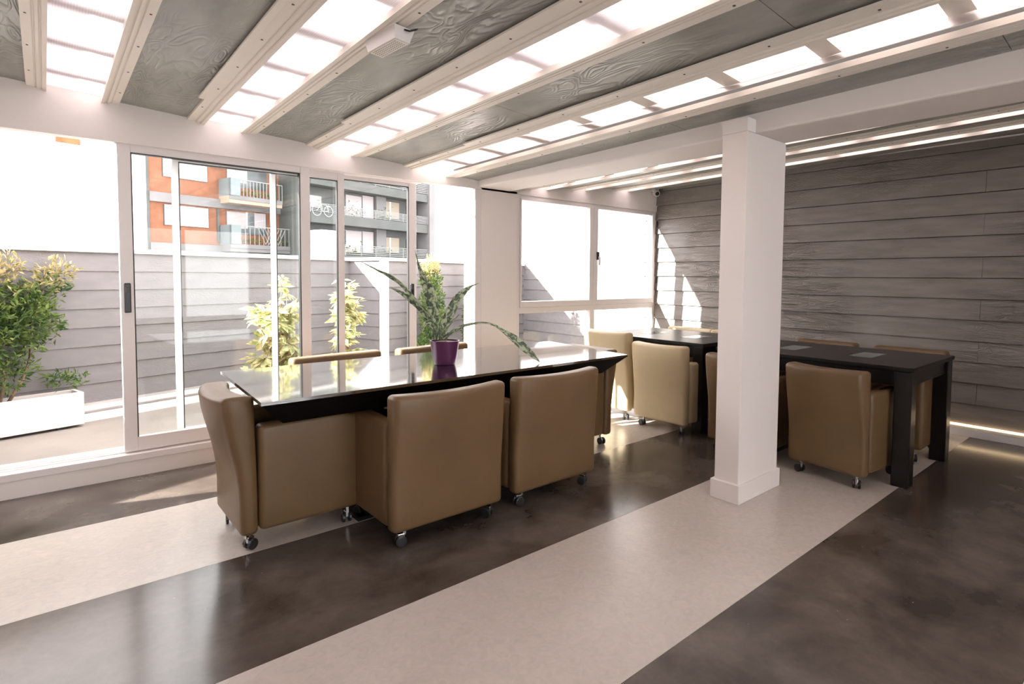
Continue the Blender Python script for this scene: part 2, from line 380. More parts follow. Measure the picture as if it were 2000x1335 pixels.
# right wall: lap siding
wall_right = struct(box('wall_right', (XR+.03, YB-.2, 0), (XR+.2, YF+.2, 2.75), 'facade_dark'))
def lap_board(name, p0, p1, n, z0, z1, parent, mat, dp=.016):
    """board from p0 to p1 (xy), facing n; bottom edge proud of the top edge"""
    p0, p1, n = Vector((p0[0], p0[1], 0)), Vector((p1[0], p1[1], 0)), Vector((n[0], n[1], 0))
    bm = bmesh.new(); Z = Vector((0, 0, 1))
    hexa(bm, [p0+n*dp+Z*z0, p1+n*dp+Z*z0, p1-n*.012+Z*z0, p0-n*.012+Z*z0], [p0+n*.004+Z*z1, p1+n*.004+Z*z1, p1-n*.012+Z*z1, p0-n*.012+Z*z1])
    return done(bm, name, mat, parent)
zz = .098; row = 0; rows = [.098, .274]
while rows[-1] < 2.5: rows.append(rows[-1]+.176)
for k, (z0, z1) in enumerate(zip(rows, rows[1:])):
    js = [[-.7], [1.12, -2.2]][k % 2]
    ys = [YF+.2]+[j for j in js if j < YF]+[YB]
    for a, b in zip(ys, ys[1:]): lap_board('wall_board', (XR+.016, a-.001), (XR+.016, b+.001), (-1, 0), z0+.003, z1-.002, wall_right, 'siding', .022)
struct(box('baseboard_right', (XR-.022, YB, 0), (XR+.03, YF, .062), 'white_paint', bev=.003))
led = empty('led_strip', (XR-.01, 0, .066)); tag(led, 'glowing warm LED strip in a white channel along the siding wall foot', 'light strip')
box('channel', (-.012, YB, -.002), (.03, YF-.02, .022), 'led_plastic', led); box('diffuser', (-.016, YB, .022), (.018, YF-.02, .034), 'led_light', led)
struct(box('trim_41', (XR-.01, YB, zc(XR, 2)+.0), (XR+.03, YF, zc(XR, 2)+.012), 'white_paint'))

# big beam and pillar
bm = bmesh.new()
badd(bm, (3.13, YB, 2.15), (3.51, YF, 2.32), .012)
tag(done(bm, 'ceiling_beam', 'plaster'), 'wide white plaster beam running over the pillar', 'beam')
pil = empty('pillar', (3.27, 1.742, 0)); tag(pil, 'white square plaster pillar standing on the pale floor stripe', 'pillar')
box('shaft', (-.232, -.078, .0), (.238, .078, 2.149), 'plaster', pil, .004)
box('capital', (-.232, -.078, 2.149), (-.141, .078, 2.225), 'plaster', pil)
box('plinth', (-.252, -.093, 0), (.252, .093, .112), 'plaster', pil, .003)

# ------------------------------------------------------------------ sliding doors and window
def sash(name, x0, x1, y, z0, z1, sw, rb, rt, mat='alu_white', d=.042, lw=None):
    root = struct(empty(name, (x0, y, z0)))
    W, Hh = x1-x0, z1-z0
    lw = lw or sw
    for a, q in ((0, lw), (W-sw, sw)): box('stile', (a, -d/2, 0), (a+q, d/2, Hh), mat, root, .003)
    box('bottom_rail', (lw, -d/2+.002, 0), (W-sw, d/2-.002, rb), mat, root, .002)
    box('top_rail', (lw, -d/2+.002, Hh-rt), (W-sw, d/2-.002, Hh), mat, root, .002)
    bm = bmesh.new()
    for a in (lw, W-sw-.006): badd(bm, (a, -d/2+.001, rb), (a+.006, d/2-.001, Hh-rt))
    badd(bm, (lw, -d/2+.001, Hh-rt-.006), (W-sw, d/2-.001, Hh-rt)); done(bm, 'gasket', 'rubber', root)
    v = [(lw, 0, rb), (W-sw, 0, rb), (W-sw, 0, Hh-rt), (lw, 0, Hh-rt)]
    me = bpy.data.meshes.new('pane'); me.from_pydata(v, [], [(0, 1, 2, 3)]); link('pane', me, 'glass', root)
    return root
def door_handle(root, x, y, z0, z1):
    h = box('handle', (x-.019, y-.016, z0), (x+.019, y, z1), 'black_plastic', root, .006)
    box('latch', (x-.010, y-.021, z0+.13), (x+.010, y-.016, z0+.165), 'screw_dark', h, .002)
    return h
d1 = sash('door_1', .37, 1.572, 4.462, .158, HW, .072, .09, .048)
door_handle(d1, .036, -.021, .905, 1.095)
d2 = sash('door_2', .675, 1.868, 4.512, .158, HW, .055, .09, .062, d=.03, lw=.038)
d3 = sash('door_3', 1.32, 2.552, 4.562, .158, HW, .075, .09, .035, d=.03, lw=.034)
door_handle(d3, 2.505-1.32, -.015, .905, 1.085)
bm = bmesh.new(); badd(bm, (3.10, 4.415, .15), (3.175, 4.60, HW), .003); badd(bm, (3.075, 4.50, .15), (3.10, 4.53, HW))
for q in (2.05, 1.85): badd(bm, (3.078, 4.47, q), (3.09, 4.48, q+.02))
struct(done(bm, 'door_4', 'alu_white'))
bm = bmesh.new(); badd(bm, (.36, 4.44, HW-.004), (2.56, 4.60, HW+.03)); struct(done(bm, 'trim_42', 'alu_white'))
# corner window: two casements over two fixed lights
win = struct(empty('window_1', (3.607, 4.45, .15)))
def wb_(name, x0, x1, z0, z1, y0=-.03, y1=.04, mat='alu_white'): return box(name, (x0-3.607, y0, z0-.15), (x1-3.607, y1, z1-.15), mat, win, .003)
wb_('frame', 3.607, 3.65, .15, HW); wb_('frame', 5.83, 5.884, .15, HW); wb_('frame', 3.65, 5.83, HW-.03, HW); wb_('frame', 3.65, 5.83, .15, .21)
wb_('transom', 3.65, 5.83, .938, 1.0); wb_('mullion', 4.69, 4.765, .21, .938)
for x0, x1 in ((3.652, 4.722), (4.722, 5.83)):
    s = empty('casement', (x0-3.607, 0, 1.002-.15)); s.parent = win
    W, Hh = x1-x0, HW-.03-1.002; sw = .068; lft = .012 if x0 < 4 else sw; rgt = sw if x0 < 4 else .045
    box('stile', (0, -.05, 0), (lft, .03, Hh), 'alu_white', s, .003); box('stile', (W-rgt, -.05, 0), (W-.002, .03, Hh), 'alu_white', s, .003)
    box('rail', (lft, -.048, 0), (W-rgt, .028, .058), 'alu_white', s, .002); box('rail', (lft, -.048, Hh-.02), (W-rgt, .028, Hh), 'alu_white', s, .002)
    me = bpy.data.meshes.new('pane'); me.from_pydata([(lft, 0, .058), (W-rgt, 0, .058), (W-rgt, 0, Hh-.02), (lft, 0, Hh-.02)], [], [(0, 1, 2, 3)]); link('pane', me, 'glass', s)
for x0, x1 in ((3.65, 4.69), (4.765, 5.83)):
    me = bpy.data.meshes.new('pane'); me.from_pydata([(x0-3.607, .01, .06), (x1-3.607, .01, .06), (x1-3.607, .01, .788), (x0-3.607, .01, .788)], [], [(0, 1, 2, 3)]); link('pane', me, 'glass', win)
hd = wb_('window_handle', 4.765, 4.80, 1.51, 1.60, -.066, -.05, 'screw_dark'); 
box('lever', (1.175, -.085, 1.30), (1.192, -.066, 1.40), 'alu_white', win, .003)
for z in (1.98, 1.28): wb_('hinge', 5.872, 5.888, z-.04, z+.04, -.062, -.045, 'black_plastic')

# ------------------------------------------------------------------ patio
pat = struct(box('floor_patio', (-4.5, YF+.2, -.16), (6.6, 9.0, .10), 'patio_floor'))
def dirv(a): return Vector((math.cos(math.radians(a)), math.sin(math.radians(a)), 0))
FA = 17.0; fd = dirv(FA); fn_ = Vector((fd.y, -fd.x, 0))       # along the fence, towards the room
A0 = Vector((.235, 5.92, 0)); Bc = Vector((3.0, 6.21, 0))
ret = Vector((-fd.y, fd.x, 0))
t_ = ((A0-Bc).dot(fn_)) / ret.dot(fn_)
Ac = Bc+ret*t_
Aw = A0-fd*4.2
t2 = (6.02-Bc.x)/fd.x; Be = Bc+fd*t2
frow = [1.487-.156*k for k in range(9)]
def fence(name, p, q, n, label, boards_split):
    root = empty(name, tuple(p)); tag(root, label, 'fence')
    L_ = (q-p).length; d = (q-p).normalized(); ang = math.atan2(d.y, d.x)
    root.rotation_euler = (0, 0, ang)
    sgn = 1 if Vector((-d.y, d.x, 0)).dot(n) > 0 else -1
    nn = (0, sgn)
    a, b = sorted((-.002*sgn, -.10*sgn)); box('backing', (0, a, .10), (L_, b, 1.485), 'white_paint', root)
    c, e = sorted((.035*sgn, -.13*sgn)); box('cap', (-.02, c, 1.487), (L_+.02, e, 1.527), 'white_paint', root, .003)
    for k, (zt, zb) in enumerate(zip(frow, frow[1:])):
        cuts = [0]+[s for s in boards_split[k % len(boards_split)] if s < L_-.2]+[L_]
        for u, v in zip(cuts, cuts[1:]): lap_board('fence_board', (u+.001, .002*sgn), (v-.001, .002*sgn), nn, zb+.002, zt-.0015, root, 'fence_siding', .014)
    c, e = sorted((.012*sgn, .05*sgn)); box('bottom_rail', (0, c, .185), (L_, e, .215), 'white_paint', root)
    c, e = sorted((.012*sgn, .09*sgn)); box('kerb', (0, c, .10), (L_, e, .155), 'white_paint', root)
    return root
fence('board_fence', Aw, Ac, fn_, 'long grey horizontal-board fence behind the sliding doors and the planter', [[3.6], [3.2], [2.6]])
fence('board_fence', Bc, Be, fn_, 'shorter grey board fence behind the snake plant and the two climbing shrubs', [[]])
fence('board_fence', Ac, Bc, -fd, 'narrow return of board fence, half sunlit, joining the two longer fences', [[]])
box('corner_post', (-.012, -.09, .10), (.055, -.005, 1.487), 'white_paint', bpy.data.objects['board_fence.001'])
ew = empty('boundary_wall', (5.97, YF+.2, 0)); tag(ew, 'sunlit grey board wall outside the corner window', 'wall')
box('backing', (.0, 0, .1), (.16, 4.2, 1.60), 'white_paint', ew)
for k in range(9):
    z0 = .12+.164*k; lap_board('wall_board', (0, 0), (0, 4.2), (-1, 0), z0+.002, z0+.162, ew, 'fence_siding', .014)

# planters and shrubs
def planter(label, c, ang, L_, D_, z0, z1):
    root = empty('planter_box', (c[0], c[1], z0), math.radians(ang)); tag(root, label, 'planter')
    bm = bmesh.new(); t = .028; h = z1-z0
    badd(bm, (-L_/2, -D_/2, .02), (L_/2, -D_/2+t, h), .004); badd(bm, (-L_/2, D_/2-t, .02), (L_/2, D_/2, h), .004)
    badd(bm, (-L_/2, -D_/2+t, .02), (-L_/2+t, D_/2-t, h), .004); badd(bm, (L_/2-t, -D_/2+t, .02), (L_/2, D_/2-t, h), .004)
    badd(bm, (-L_/2+t, -D_/2+t, .02), (L_/2-t, D_/2-t, .05)); done(bm, 'body', 'planter_white', root)
    box('soil', (-L_/2+t, -D_/2+t, .05), (L_/2-t, D_/2-t, h-.035), 'soil', root)
    for s in (-1, 1): box('foot', (s*(L_/2-.14)-.03, -D_/2+.03, 0), (s*(L_/2-.14)+.03, D_/2-.03, .02), 'black_plastic', root)
    return root
pd = dirv(14.5); pn = Vector((pd.y, -pd.x, 0))
PC = Vector((.22, 5.678, 0))-pd*.55-pn*.10
planter('long white planter box on the patio holding the leafy shrub', PC, 14.5, 1.10, .20, .10, .375)
def leaf_quads(bm, p, d, up, L_, W_, fold=.25):
    d = d.normalized(); s = d.cross(up)
    if s.length < 1e-3: s = d.cross(Vector((1, .2, 0)))
    s.normalize(); n = s.cross(d)
    a = bm.verts.new(p); b = bm.verts.new(p+d*L_*.5+s*W_*.5+n*W_*fold); c = bm.verts.new(p+d*L_); e = bm.verts.new(p+d*L_*.5-s*W_*.5+n*W_*fold)
    m = bm.verts.new(p+d*L_*.55)
    bm.faces.new((a, b, m)); bm.faces.new((b, c, m)); bm.faces.new((c, e, m)); bm.faces.new((e, a, m))
def rnd_dir(R, up=.2):
    v = Vector((R.gauss(0, 1), R.gauss(0, 1), R.gauss(0, .8)+up)); return v.normalized()
def shrub(label, base, blobs, stems, n, lsz, sunlit_z, group=None, seed=1, along=Vector((1, 0, 0)), across=Vector((0, 1, 0))):
    """blobs: (u, z, ru, rz, rd) relative to base in the plane (along, up)"""
    R = random.Random(seed); root = empty('shrub', tuple(base)); tag(root, label, 'shrub', group)
    b1, b2 = bmesh.new(), bmesh.new(); tot = sum(b[2]*b[3] for b in blobs)
    for u, z, ru, rz, rd in blobs:
        for _ in range(int(n*ru*rz/tot)):
            v = rnd_dir(R, 0)*(R.random()**.36)
            p = along*(u+v.x*ru)+across*(v.y*rd)+Vector((0, 0, z+v.z*rz))
            out = along*v.x+across*v.y+Vector((0, 0, v.z))
            dr = (out*.7+rnd_dir(R, .35)*.8)
            if dr.length < .01: continue
            tgt = b2 if p.z > sunlit_z+R.gauss(0, .05) else b1  # leaves above this height take the painted sunlit tone
            s = lsz*(.7+.6*R.random()); leaf_quads(tgt, p, dr, rnd_dir(R, 1.2), s, s*.36)
    tag(done(b1, 'foliage', 'shrub_leaf', root), None, kind='stuff'); tag(done(b2, 'sunlit_foliage', 'shrub_leaf_sunlit', root), None, kind='stuff')
    for st in stems:
        bm = bmesh.new(); pts = [along*u+across*w_+Vector((0, 0, z)) for u, w_, z in st]
        tube(bm, pts, [.012*(1-.7*i/(len(pts)-1)) for i in range(len(pts))], 6); done(bm, 'stem', 'bark', root, True)
    return root
sb = Vector((.22, 5.678, .335))-pd*.50-pn*.10
shrub('tall leafy green shrub with sunlit pale yellow tips in the white planter', sb,
      [(.02, .25, .24, .16, .13), (-.16, .38, .22, .22, .14), (.06, .50, .26, .2, .15), (-.12, .64, .22, .16, .13), (.10, .72, .26, .15, .14), (.27, .84, .17, .13, .1), (-.02, .88, .14, .14, .1), (.38, .98, .12, .12, .06), (.09, 1.03, .10, .11, .06), (.42, .14, .14, .07, .1), (-.3, .2, .2, .25, .14), (.22, .6, .2, .2, .12), (-.3, .7, .2, .2, .12)],
      [[(.06, 0, 0), (.16, .01, .18), (.2, .0, .34), (.22, 0, .6), (.3, 0, .85)], [(0, .02, 0), (-.05, 0, .2), (-.04, 0, .45), (.0, 0, .8)], [(-.05, 0, 0), (-.18, 0, .25), (-.2, 0, .5)], [(.02, 0, 0), (.06, 0, .2), (.02, .03, .4)]],
      5200, .052, .90, seed=3, along=pd, across=-pn)
PB = Bc+fd*.95+fn_*.24
planter('white planter box behind the purple pot, against the shorter fence', PB, FA, 1.5, .28, .10, .40)
g2 = 'climbing shrubs by the shorter fence'
shrub('wider climbing shrub directly behind the snake plant leaves', Bc+fd*.66+fn_*.24+Vector((0, 0, .36)),
      [(.0, .18, .2, .2, .12), (.02, .42, .22, .22, .12), (-.02, .66, .18, .2, .11), (-.04, .9, .15, .18, .1), (-.06, 1.08, .12, .12, .08), (-.2, .08, .1, .14, .08)],
      [[(0, 0, 0), (.03, 0, .4), (-.02, 0, .9)], [(.05, 0, 0), (-.05, 0, .5), (-.08, 0, 1.0)]], 3600, .05, .98, g2, 5, fd, -fn_)
shrub('narrower climbing shrub nearest the white door jamb', Bc+fd*1.42+fn_*.24+Vector((0, 0, .36)),
      [(.0, .2, .15, .2, .1), (.04, .45, .17, .22, .1), (.04, .7, .15, .2, .1), (.05, .92, .12, .18, .09), (.05, 1.08, .09, .12, .07)],
      [[(0, 0, 0), (.03, 0, .4), (.05, 0, .9)], [(.05, 0, 0), (.0, 0, .5)]], 3000, .05, .98, g2, 6, fd, -fn_)
def schefflera(label, base, heads, seed, group):
    R = random.Random(seed); root = empty('umbrella_plant', tuple(base)); tag(root, label, 'plant', group)
    for u, w_, z, L_ in heads:
        hp = fd*u-fn_*w_+Vector((0, 0, z))
        bm = bmesh.new(); tube(bm, [Vector((u*.25, w_*.2, 0)), fd*u*.6+Vector((0, 0, z*.6)), hp], [.007, .005, .003], 5); done(bm, 'stem', 'bark', root, True)
        bm = bmesh.new(); n = 8
        ax = Vector((R.gauss(0, .55), R.gauss(0, .55), 1)).normalized(); e1 = ax.cross(Vector((.3, 1, .1))).normalized(); e2 = ax.cross(e1)
        for k in range(n):
            a = 2*math.pi*k/n+R.random()*.5; d = e1*math.cos(a)+e2*math.sin(a)+ax*(R.random()*.5-.1)+Vector((0, 0, -.45))
            leaf_quads(bm, hp+d*.01, d, ax, L_*(.7+.4*R.random()), L_*.42, .15)
        done(bm, 'leaf_cluster', 'variegated_leaf', root)
    return root
R = random.Random(11)
h1 = [(R.uniform(-.15, .16), R.uniform(-.12, .12), R.uniform(.02, .6), .15) for _ in range(46)]+[(.02, 0, .78, .10), (.1, .03, .72, .09), (-.02, 0, .66, .1), (.12, .0, .62, .1), (-.2, .05, .5, .1), (-.26, .05, .06, .1), (.0, -.05, .85, .07)]
h2 = [(R.uniform(-.06, .16), R.uniform(-.1, .1), R.uniform(.02, .78), .14) for _ in range(34)]+[(-.1, 0, .05, .1), (.0, 0, .84, .1), (.12, .0, .8, .1), (.2, 0, .62, .1), (.18, 0, .45, .1)]
V1 = Vector((1.58, 5.25, 0)); V2 = Vector((2.20, 5.40, 0))
planter('white planter box outside the sliding doors under the yellow plants', (V1+V2)/2-fd*.02, FA, 1.1, .26, .10, .47)
schefflera('bushier cream-variegated umbrella plant seen through the middle door glass', V1+Vector((0, 0, .43)), h1, 2, 'variegated plants outside the doors')
schefflera('slimmer cream-variegated umbrella plant beside the sunlit fence return', V2+Vector((0, 0, .43)), h2, 4, 'variegated plants outside the doors')

# ------------------------------------------------------------------ chairs
def make_chair(W, mat, tilt):
    D, ZT = .585, .752
    root = empty('tub_chair'); hw = W/2
    def lean(p):
        k = max(0, (p.z-.25)/(ZT-.25)); k = k*k*(3-2*k) if k < 1 else 1
        bow = 1-min(1, abs(p.x)/hw)**2; rear = min(1, max(0, (-D/2+.084-p.y)/.084))
        q = Vector(p); q.y -= (tilt*rear+.045*bow)*k+.012*k*rear
        q.z -= .005*k*bow; q.x *= 1+.012*k
        return q
    bm = bmesh.new(); soft_slab(bm, 0, -D/2+.040, hw, .040, .085, ZT, .030, .024, 9, lean); b = done(bm, 'backrest', mat, root, True)
    for s in (-1, 1):
        def arm(p, s=s):
            q = Vector(p); f = (q.y+D/2)/D
            if q.z > .5: q.z -= .04*max(0, (f-.8)/.2)**2
            q.z += .012*f if q.z > .4 else 0
            return q
        bm = bmesh.new(); soft_slab(bm, 0, 0, (D-.088)/2, .044, .095, .600, .028, .024, 5)
        mt = Matrix.Translation((s*(hw-.046), -D/2+.084+(D-.088)/2, 0)) @ Matrix.Rotation(math.pi/2, 4, 'Z')
        bmesh.ops.transform(bm, matrix=mt, verts=bm.verts[:])
        for v in bm.verts: v.co = arm(v.co)
        done(bm, 'armrest', mat, root, True)
    bm = bmesh.new(); soft_slab(bm, 0, .04, hw-.092, D/2-.05, .33, .455, .03, .03, 2); done(bm, 'seat', mat, root, True)
    bm = bmesh.new(); badd(bm, (-hw+.09, -D/2+.08, .10), (hw-.09, D/2-.025, .33), .01); done(bm, 'seat_base', mat, root)
    bmc = bmesh.new(); badd(bmc, (-.009, -.02, .03), (.009, .016, .062), .003); badd(bmc, (-.006, -.026, .055), (.006, -.012, .10))
    me = bpy.data.meshes.new('caster'); bmesh.ops.recalc_face_normals(bmc, faces=bmc.faces[:]); bmc.to_mesh(me); bmc.free(); me.materials.append(MAT['chrome'])
    bmw = bmesh.new(); loft(bmw, [[(x, r*math.cos(2*math.pi*k/14), .027+r*math.sin(2*math.pi*k/14)) for k in range(14)] for x, r in ((-.0075, .022), (-.005, .027), (.005, .027), (.0075, .022))])
    mw = bpy.data.meshes.new('wheel'); bmesh.ops.recalc_face_normals(bmw, faces=bmw.faces[:]); bmw.to_mesh(mw); bmw.free(); mw.materials.append(MAT['black_plastic'])
    for sx in (-1, 1):
        for sy in (-1, 1):
            o = bpy.data.objects.new('caster', me); C.objects.link(o); o.parent = root
            o.location = (sx*(hw-.065), sy*(D/2-.055), 0); o.rotation_euler = (0, 0, .5*sx*sy+.9)
            for wx in (-.0165, .0165):
                wo = bpy.data.objects.new('wheel', mw); C.objects.link(wo); wo.parent = o; wo.location = (wx, 0, 0)
    return root
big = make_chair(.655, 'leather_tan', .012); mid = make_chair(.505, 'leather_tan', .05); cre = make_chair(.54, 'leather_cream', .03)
used = set()
def place(proto, x, y, face, label, group, tall=1):
    """face: heading of the sitter in degrees (0 = +x, 90 = +y)"""
    o = proto if proto not in used else copy_tree(proto); used.add(proto)
    o.location = (x, y, 0); o.rotation_euler = (0, 0, math.radians(face-90)); o.scale = (1, 1, tall); return tag(o, label, 'chair', group)
G1, G2, G3 = 'tan leather tub chairs around the big table', 'cream tub chairs around the window table', 'tan tub chairs around the table by the siding wall'
place(mid, .958, 3.075, 0, 'tan leather tub chair at the left end of the big table, seen side-on', G1)
place(big, 1.548, 2.69, 90, 'tan leather tub chair with full back to us, left of the two near-side ones', G1)
place(big, 2.305, 2.705, 90, 'tan leather tub chair with full back to us, right of the two near-side ones', G1)
place(big, 1.556, 3.56, 276, 'tan tub chair across the big table, only its rim showing left of the purple pot', G1, 1.028)
place(big, 2.33, 3.58, 276, 'tan tub chair across the big table, its rim showing behind the purple pot', G1, 1.028)
place(mid, 3.065, 3.16, 180, 'tan tub chair tucked under the right end of the big table', G1)
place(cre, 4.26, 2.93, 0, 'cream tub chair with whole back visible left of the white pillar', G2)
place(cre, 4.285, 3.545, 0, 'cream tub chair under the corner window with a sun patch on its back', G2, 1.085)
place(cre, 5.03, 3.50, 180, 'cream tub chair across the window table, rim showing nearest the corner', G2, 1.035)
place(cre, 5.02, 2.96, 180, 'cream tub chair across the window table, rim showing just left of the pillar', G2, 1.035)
place(mid, 4.105, 1.475, -6, 'tan tub chair with whole back visible right of the white pillar', G3)
place(mid, 4.13, 2.12, 0, 'tan tub chair mostly hidden behind the white pillar', G3)
place(mid, 4.98, 1.44, 180, 'tan tub chair against the siding wall, glimpsed between the black table legs', G3, 1.02)
place(mid, 4.98, 2.08, 180, 'tan tub chair against the siding wall, only its rim showing past the pillar', G3, 1.02)

# ------------------------------------------------------------------ tables
TZ = .752
tb = empty('conference_table', (2, 3.14, 0)); tag(tb, 'big glossy black table with thin sharp edges carrying the purple pot', 'table')
tc = [(.71, 2.635), (3.215, 2.648), (3.345, 3.64), (.765, 3.645)]
def rel(p, z): return (p[0]-2, p[1]-3.14, z)
def inset(pts, d):
    cx = sum(p[0] for p in pts)/4; cy = sum(p[1] for p in pts)/4
    return [(p[0]-math.copysign(d, p[0]-cx), p[1]-math.copysign(d, p[1]-cy)) for p in pts]
bm = bmesh.new(); hexa(bm, [rel(p, TZ-.016) for p in tc], [rel(p, TZ) for p in tc]); done(bm, 'table_top', 'table_black', tb)
ti = inset(tc, .13)
bm = bmesh.new(); hexa(bm, [rel(p, TZ-.138) for p in ti], [rel(p, TZ-.0162) for p in inset(tc, .004)]); done(bm, 'underside', 'under_black', tb)
for x in (1.34, 2.62): box('pedestal', (x-.05-2, -.28, .02), (x+.05-2, .28, TZ-.138), 'desk_black', tb, .004); box('foot_plate', (x-.10-2, -.30, 0), (x+.10-2, .30, .02), 'desk_black', tb, .003)
box('dark_filler_panel', (-.62, -.012, .18), (.58, .012, TZ-.138), 'desk_black', tb)  # unseen panel added to darken the view under the table
box('bracket', (1.12-2, 2.785-3.14, .618), (1.30-2, 2.80-3.14, .628), 'chrome', tb)
box('cable_socket', (1.395-2, 2.838-3.14, .585), (1.425-2, 2.85-3.14, .614), 'alu_white', tb, .002)
def desk(label, x0, x1, y0, y1, insets):
    root = empty('wooden_table', ((x0+x1)/2, (y0+y1)/2, 0)); tag(root, label, 'table', 'black tables on the right')
    hx, hy = (x1-x0)/2, (y1-y0)/2
    box('table_top', (-hx, -hy, .737), (hx, hy, .765), 'desk_black', root, .003)
    l = .10
    for sx in (-1, 1):
        for sy in (-1, 1): cx, cy = sx*(hx-l/2-.008), sy*(hy-l/2-.008); box('leg', (cx-l/2, cy-l/2, 0), (cx+l/2, cy+l/2, .737), 'desk_black', root, .006)
    for s in (-1, 1):
        a, b = sorted((s*(hx-.03), s*(hx-.05))); box('apron', (a, -hy+.11, .640), (b, hy-.11, .737), 'desk_black', root)
        a, b = sorted((s*(hy-.03), s*(hy-.05))); box('apron', (-hx+.11, a, .640), (hx-.11, b, .737), 'desk_black', root)
    for y in insets: box('glass_inset', (-.15, y-.075, .7645), (.15, y+.075, .7665), 'frosted_glass', root)
    return root
desk('black wooden table with two glass insets beside the siding wall, right of the pillar', 4.065, 5.0, 1.088, 2.45, (-.265, .265))
desk('black wooden table near the corner window, partly behind the pillar', 4.15, 5.08, 2.615, 3.83, (-.24, .24))

# ------------------------------------------------------------------ snake plant in purple pot
pot = empty('flower_pot', (1.93, 3.08, TZ)); tag(pot, 'glossy purple tapered flower pot on the big black table', 'pot')
bm = bmesh.new(); lathe(bm, [(.058, 0), (.066, .004), (.078, .05), (.087, .11), (.0925, .148), (.093, .153), (.087, .153), (.086, .13), (.04, .128)], 40)
smooth_by_angle(done(bm, 'body', 'pot_purple', pot), 50)
bm = bmesh.new(); lathe(bm, [(.085, .1285), (.083, .140), (.05, .146), (.01, .148)], 24); done(bm, 'soil', 'soil', pot, True)
def px_leaf(path, widths, depth0, depth1, curl=.25, twist=0, zend=None):
    """ribbon following pixel path; depth from the pot (forward metres) d0 -> d1"""
    pts = []
    n = len(path)
    for i, (zx, zy) in enumerate(path):
        x, y = 700+zx*.19, 480+zy*.19; t = i/(n-1)
        pts.append(Vector((0, 0, CH))+ray(x, y)*(depth0+(depth1-depth0)*t))
    # resample with Catmull-Rom
    out, wid = [], []
    for i in range(n-1):
        p0, p1, p2, p3 = pts[max(i-1, 0)], pts[i], pts[i+1], pts[min(i+2, n-1)]
        for k in range(6):
            t = k/6
            out.append(.5*((2*p1)+(p2-p0)*t+(2*p0-5*p1+4*p2-p3)*t*t+(3*p1-p0-3*p2+p3)*t**3)); wid.append(widths[i]+(widths[i+1]-widths[i])*t)
    out.append(pts[-1]); wid.append(widths[-1])
    return out, wid
def snake_leaf(root, base, path, widths, d0, d1, fold=.35, tilt=0):
    out, wid = px_leaf(path, widths, d0, d1)
    rows = []; bm = bmesh.new(); uvl = bm.loops.layers.uv.new('UVMap'); acc = 0; us = []
    for i, p in enumerate(out):
        d = (out[min(i+1, len(out)-1)]-out[max(i-1, 0)]).normalized()
        s = d.cross(AF).normalized(); n = s.cross(d).normalized()
        s = (s*math.cos(tilt)+n*math.sin(tilt)).normalized(); n = s.cross(d).normalized()
        if i: acc += (p-out[i-1]).length
        us.append(acc); wv = wid[i]*.19*3.6/FPX/2; r_ = []
        for u in (-1, -.5, 0, .5, 1): r_.append(p+s*wv*u+n*wv*fold*(1-u*u)-base)
        rows.append(r_)
    th = .0035
    vs_ = [[bm.verts.new(q) for q in r_] for r_ in rows]
    for i in range(len(vs_)-1):
        for j in range(4):
            f = bm.faces.new((vs_[i][j], vs_[i][j+1], vs_[i+1][j+1], vs_[i+1][j]))
            for lp, (a, b) in zip(f.loops, ((i, j), (i, j+1), (i+1, j+1), (i+1, j))): lp[uvl].uv = (b/4, us[a])
    me = bpy.data.meshes.new('leaf'); bm.to_mesh(me); bm.free(); o = link('leaf', me, 'snake_leaf', root, True)
    md = o.modifiers.new('thickness', 'SOLIDIFY'); md.thickness = th
    return o
sbp = Vector((1.93, 3.08, TZ+.142)); sn = empty('snake_plant', tuple(sbp)); tag(sn, 'snake plant with banded sword leaves, one drooping to the table', 'plant')
DF = (sbp-Vector((0, 0, CH))).dot(AF)
leaves = [
    ([(815, 962), (790, 800), (768, 650), (735, 500), (690, 380), (650, 290), (615, 180), (583, 45)], [55, 85, 118, 122, 96, 52, 22, 3], 0, .06, .3, 0),
    ([(800, 962), (760, 800), (690, 690), (560, 530), (440, 395), (330, 315), (200, 250), (30, 162)], [45, 60, 66, 50, 40, 46, 22, 3], .0, -.12, .3, .5),
    ([(795, 962), (750, 800), (650, 650), (545, 555), (420, 468), (315, 428)], [40, 66, 74, 66, 34, 3], -.02, -.2, .35, .2),
    ([(850, 962), (885, 810), (945, 680), (1010, 560), (1085, 470), (1160, 415), (1242, 380)], [55, 84, 104, 98, 66, 24, 3], .02, .1, .3, 0),
    ([(880, 965), (950, 892), (1080, 822), (1200, 795), (1300, 790), (1400, 815), (1480, 868), (1600, 950), (1700, 1040), (1790, 1120), (1865, 1193)], [48, 40, 34, 24, 20, 24, 34, 80, 86, 56, 4], .0, 0, .3, .25),
    ([(845, 965), (880, 880), (950, 790), (1040, 700)], [30, 34, 24, 3], -.03, -.1, .2, .3),
    ([(800, 965), (770, 870), (745, 790), (690, 800), (672, 838)], [40, 54, 62, 44, 4], -.03, -.12, .35, 0),
    ([(830, 965), (826, 880), (830, 800), (842, 778)], [46, 48, 34, 4], -.04, -.06, .4, 0)]
tip = Vector((0, 0, CH))+ray(700+1865*.19, 480+1193*.19)*((TZ+.006-CH)/ray(700+1865*.19, 480+1193*.19).z)
for i, (pa, wi, a, b, fo, ti_) in enumerate(leaves):
    d1 = DF+b
    if i == 4: d1 = (tip-Vector((0, 0, CH))).dot(AF)
    snake_leaf(sn, sbp, pa, wi, DF+a, d1, fo, ti_)

